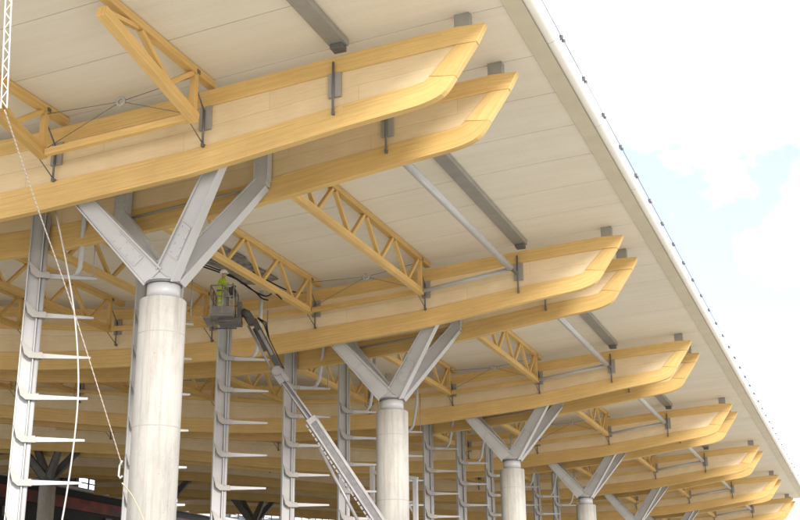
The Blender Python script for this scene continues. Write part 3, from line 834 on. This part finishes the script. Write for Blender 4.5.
for q, pts in enumerate([[(-21.6, 35.0, 15.25), (-20.7, 36.3, 14.95), (-19.9, 36.5, 14.35), (-19.3, 36.5, 14.02), (-18.98, 36.5, 14.1), (-18.7, 36.6, 13.86)], [(-21.9, 35.2, 15.3), (-20.6, 36.4, 14.85), (-19.8, 36.55, 14.28), (-19.45, 36.5, 13.96), (-19.2, 36.5, 13.86)], [(-20.4, 37.5, 15.35), (-19.6, 38.6, 14.9), (-19.3, 39.4, 14.95)]]):
    mb = MB(); mb.tube([p - Vector((-20.0, 36.6, 15.4)) for p in smooth(pts)], .028, 7); mb.build('cable', M['black'], t)
# white hoist ladder hanging at the left edge
hb = Vector(CRANE[-1]); t = empty('hoist_ladder', 'narrow white lattice hoist ladder hanging at the left edge of the roof', 'hoist ladder', hb)
hd0 = (Vector(CRANE[0]) - hb).normalized(); ax = hd0.cross(Vector((-.34, .88, 0))).normalized()
for s_ in (-1, 1):
    MB().tube([ax * .045 * s_, hd0 * 9 + ax * .045 * s_], .012, 7).build('rail', M['gutter'], t)
mb = MB(); n_ = 60
for i in range(n_):
    a = hd0 * (9 * i / n_); b_ = hd0 * (9 * (i + 1) / n_); s_ = 1 if i % 2 else -1
    mb.tube([a + ax * .045 * s_, b_ - ax * .045 * s_], .0065, 5)
mb.build('lacing', M['gutter'], t)
# pale work portal behind the second column
t = empty('work_portal', 'pale steel working portal standing behind the second concrete column', 'scaffold frame', (-20.6, 52, 0))
for (x, zt_) in ((-1.05, 10.35), (1.08, 9.5)):
    MB().box((x - .10, -.10, 0), (x + .10, .10, zt_)).build('post', M['white_steel'], t, .008)
mb = MB(); mb.bar((-1.05, 0, 10.0), (1.2, 0, 9.55), .16, .16); mb.bar((-.2, 0, 8.6), (1.0, 0, 8.5), .1, .1); mb.bar((.1, 0, 9.6), (.98, 0, 8.0), .08, .08)
mb.build('cross_bar', M['white_steel'], t, .006)
# ------------------------------------------------------------------ camera
cam = bpy.data.cameras.new('camera'); co = bpy.data.objects.new('camera', cam); C.objects.link(co)
rt = Vector((0.931183, 0.364433, -0.009275)); up = Vector((0.123135, -0.290477, 0.948926)); fw = Vector((-0.343126, 0.884766, 0.315362))
mw = Matrix((rt, up, -fw)).transposed().to_4x4(); mw.translation = Vector((0, 0, EYE)); co.matrix_world = mw
cam.sensor_fit = 'HORIZONTAL'; cam.sensor_width = 36; cam.lens = 36 * 1202.0156 / 800; cam.clip_end = 5000; cam.clip_start = .1
bpy.context.scene.camera = co
# ------------------------------------------------------------------ light
EL, AZ = math.radians(22), math.radians(135)          # azimuth clockwise from +Y
to = Vector((math.sin(AZ) * math.cos(EL), math.cos(AZ) * math.cos(EL), math.sin(EL)))
sl = bpy.data.lights.new('sun', 'SUN'); sl.energy = 1.5; sl.angle = math.radians(11); sl.color = (1, .95, .86)
so = bpy.data.objects.new('sun', sl); C.objects.link(so); so.rotation_euler = to.to_track_quat('Z', 'Y').to_euler(); so.location = to * 60
w = bpy.data.worlds.new('World'); bpy.context.scene.world = w; w.use_nodes = True
nt = w.node_tree; bg = nt.nodes['Background']; out = nt.nodes['World Output']
sky = N(nt, 'ShaderNodeTexSky', sky_type='NISHITA'); sky.sun_disc = False; sky.sun_elevation = EL; sky.sun_rotation = AZ
sky.air_density = 1.0; sky.dust_density = 1.0; sky.ozone_density = 3.0
L(nt, mixc(nt, 1.0, sky.outputs[0], (1.03, .83, .94), 'MULTIPLY'), bg.inputs[0]); bg.inputs[1].default_value = .10
b2 = N(nt, 'ShaderNodeBackground'); b2.inputs[0].default_value = (1.0, .995, .965, 1); b2.inputs[1].default_value = CLOUD
tc = N(nt, 'ShaderNodeTexCoord').outputs['Generated']
mpn = N(nt, 'ShaderNodeMapping'); mpn.inputs['Scale'].default_value = (1, 1, 1.6); mpn.inputs['Location'].default_value = SKYOFF; L(nt, tc, mpn.inputs[0])
n1 = noise(nt, mpn.outputs[0], 4.6, 6, .55)
fac = ramp(nt, n1, [(.40, (.178, .178, .178)), (.60, (.95, .95, .95))])
ms = N(nt, 'ShaderNodeMixShader'); L(nt, fac, ms.inputs[0]); L(nt, bg.outputs[0], ms.inputs[1]); L(nt, b2.outputs[0], ms.inputs[2])
L(nt, ms.outputs[0], out.inputs[0])
sc = bpy.context.scene
sc.view_settings.view_transform = 'Standard'; sc.view_settings.look = 'None'; sc.view_settings.gamma = 1; sc.view_settings.use_curve_mapping = False
sc.view_settings.exposure = EXPO
sc.render.engine = 'CYCLES'
sc.cycles.max_bounces = 8; sc.cycles.diffuse_bounces = 5; sc.cycles.use_denoising = True
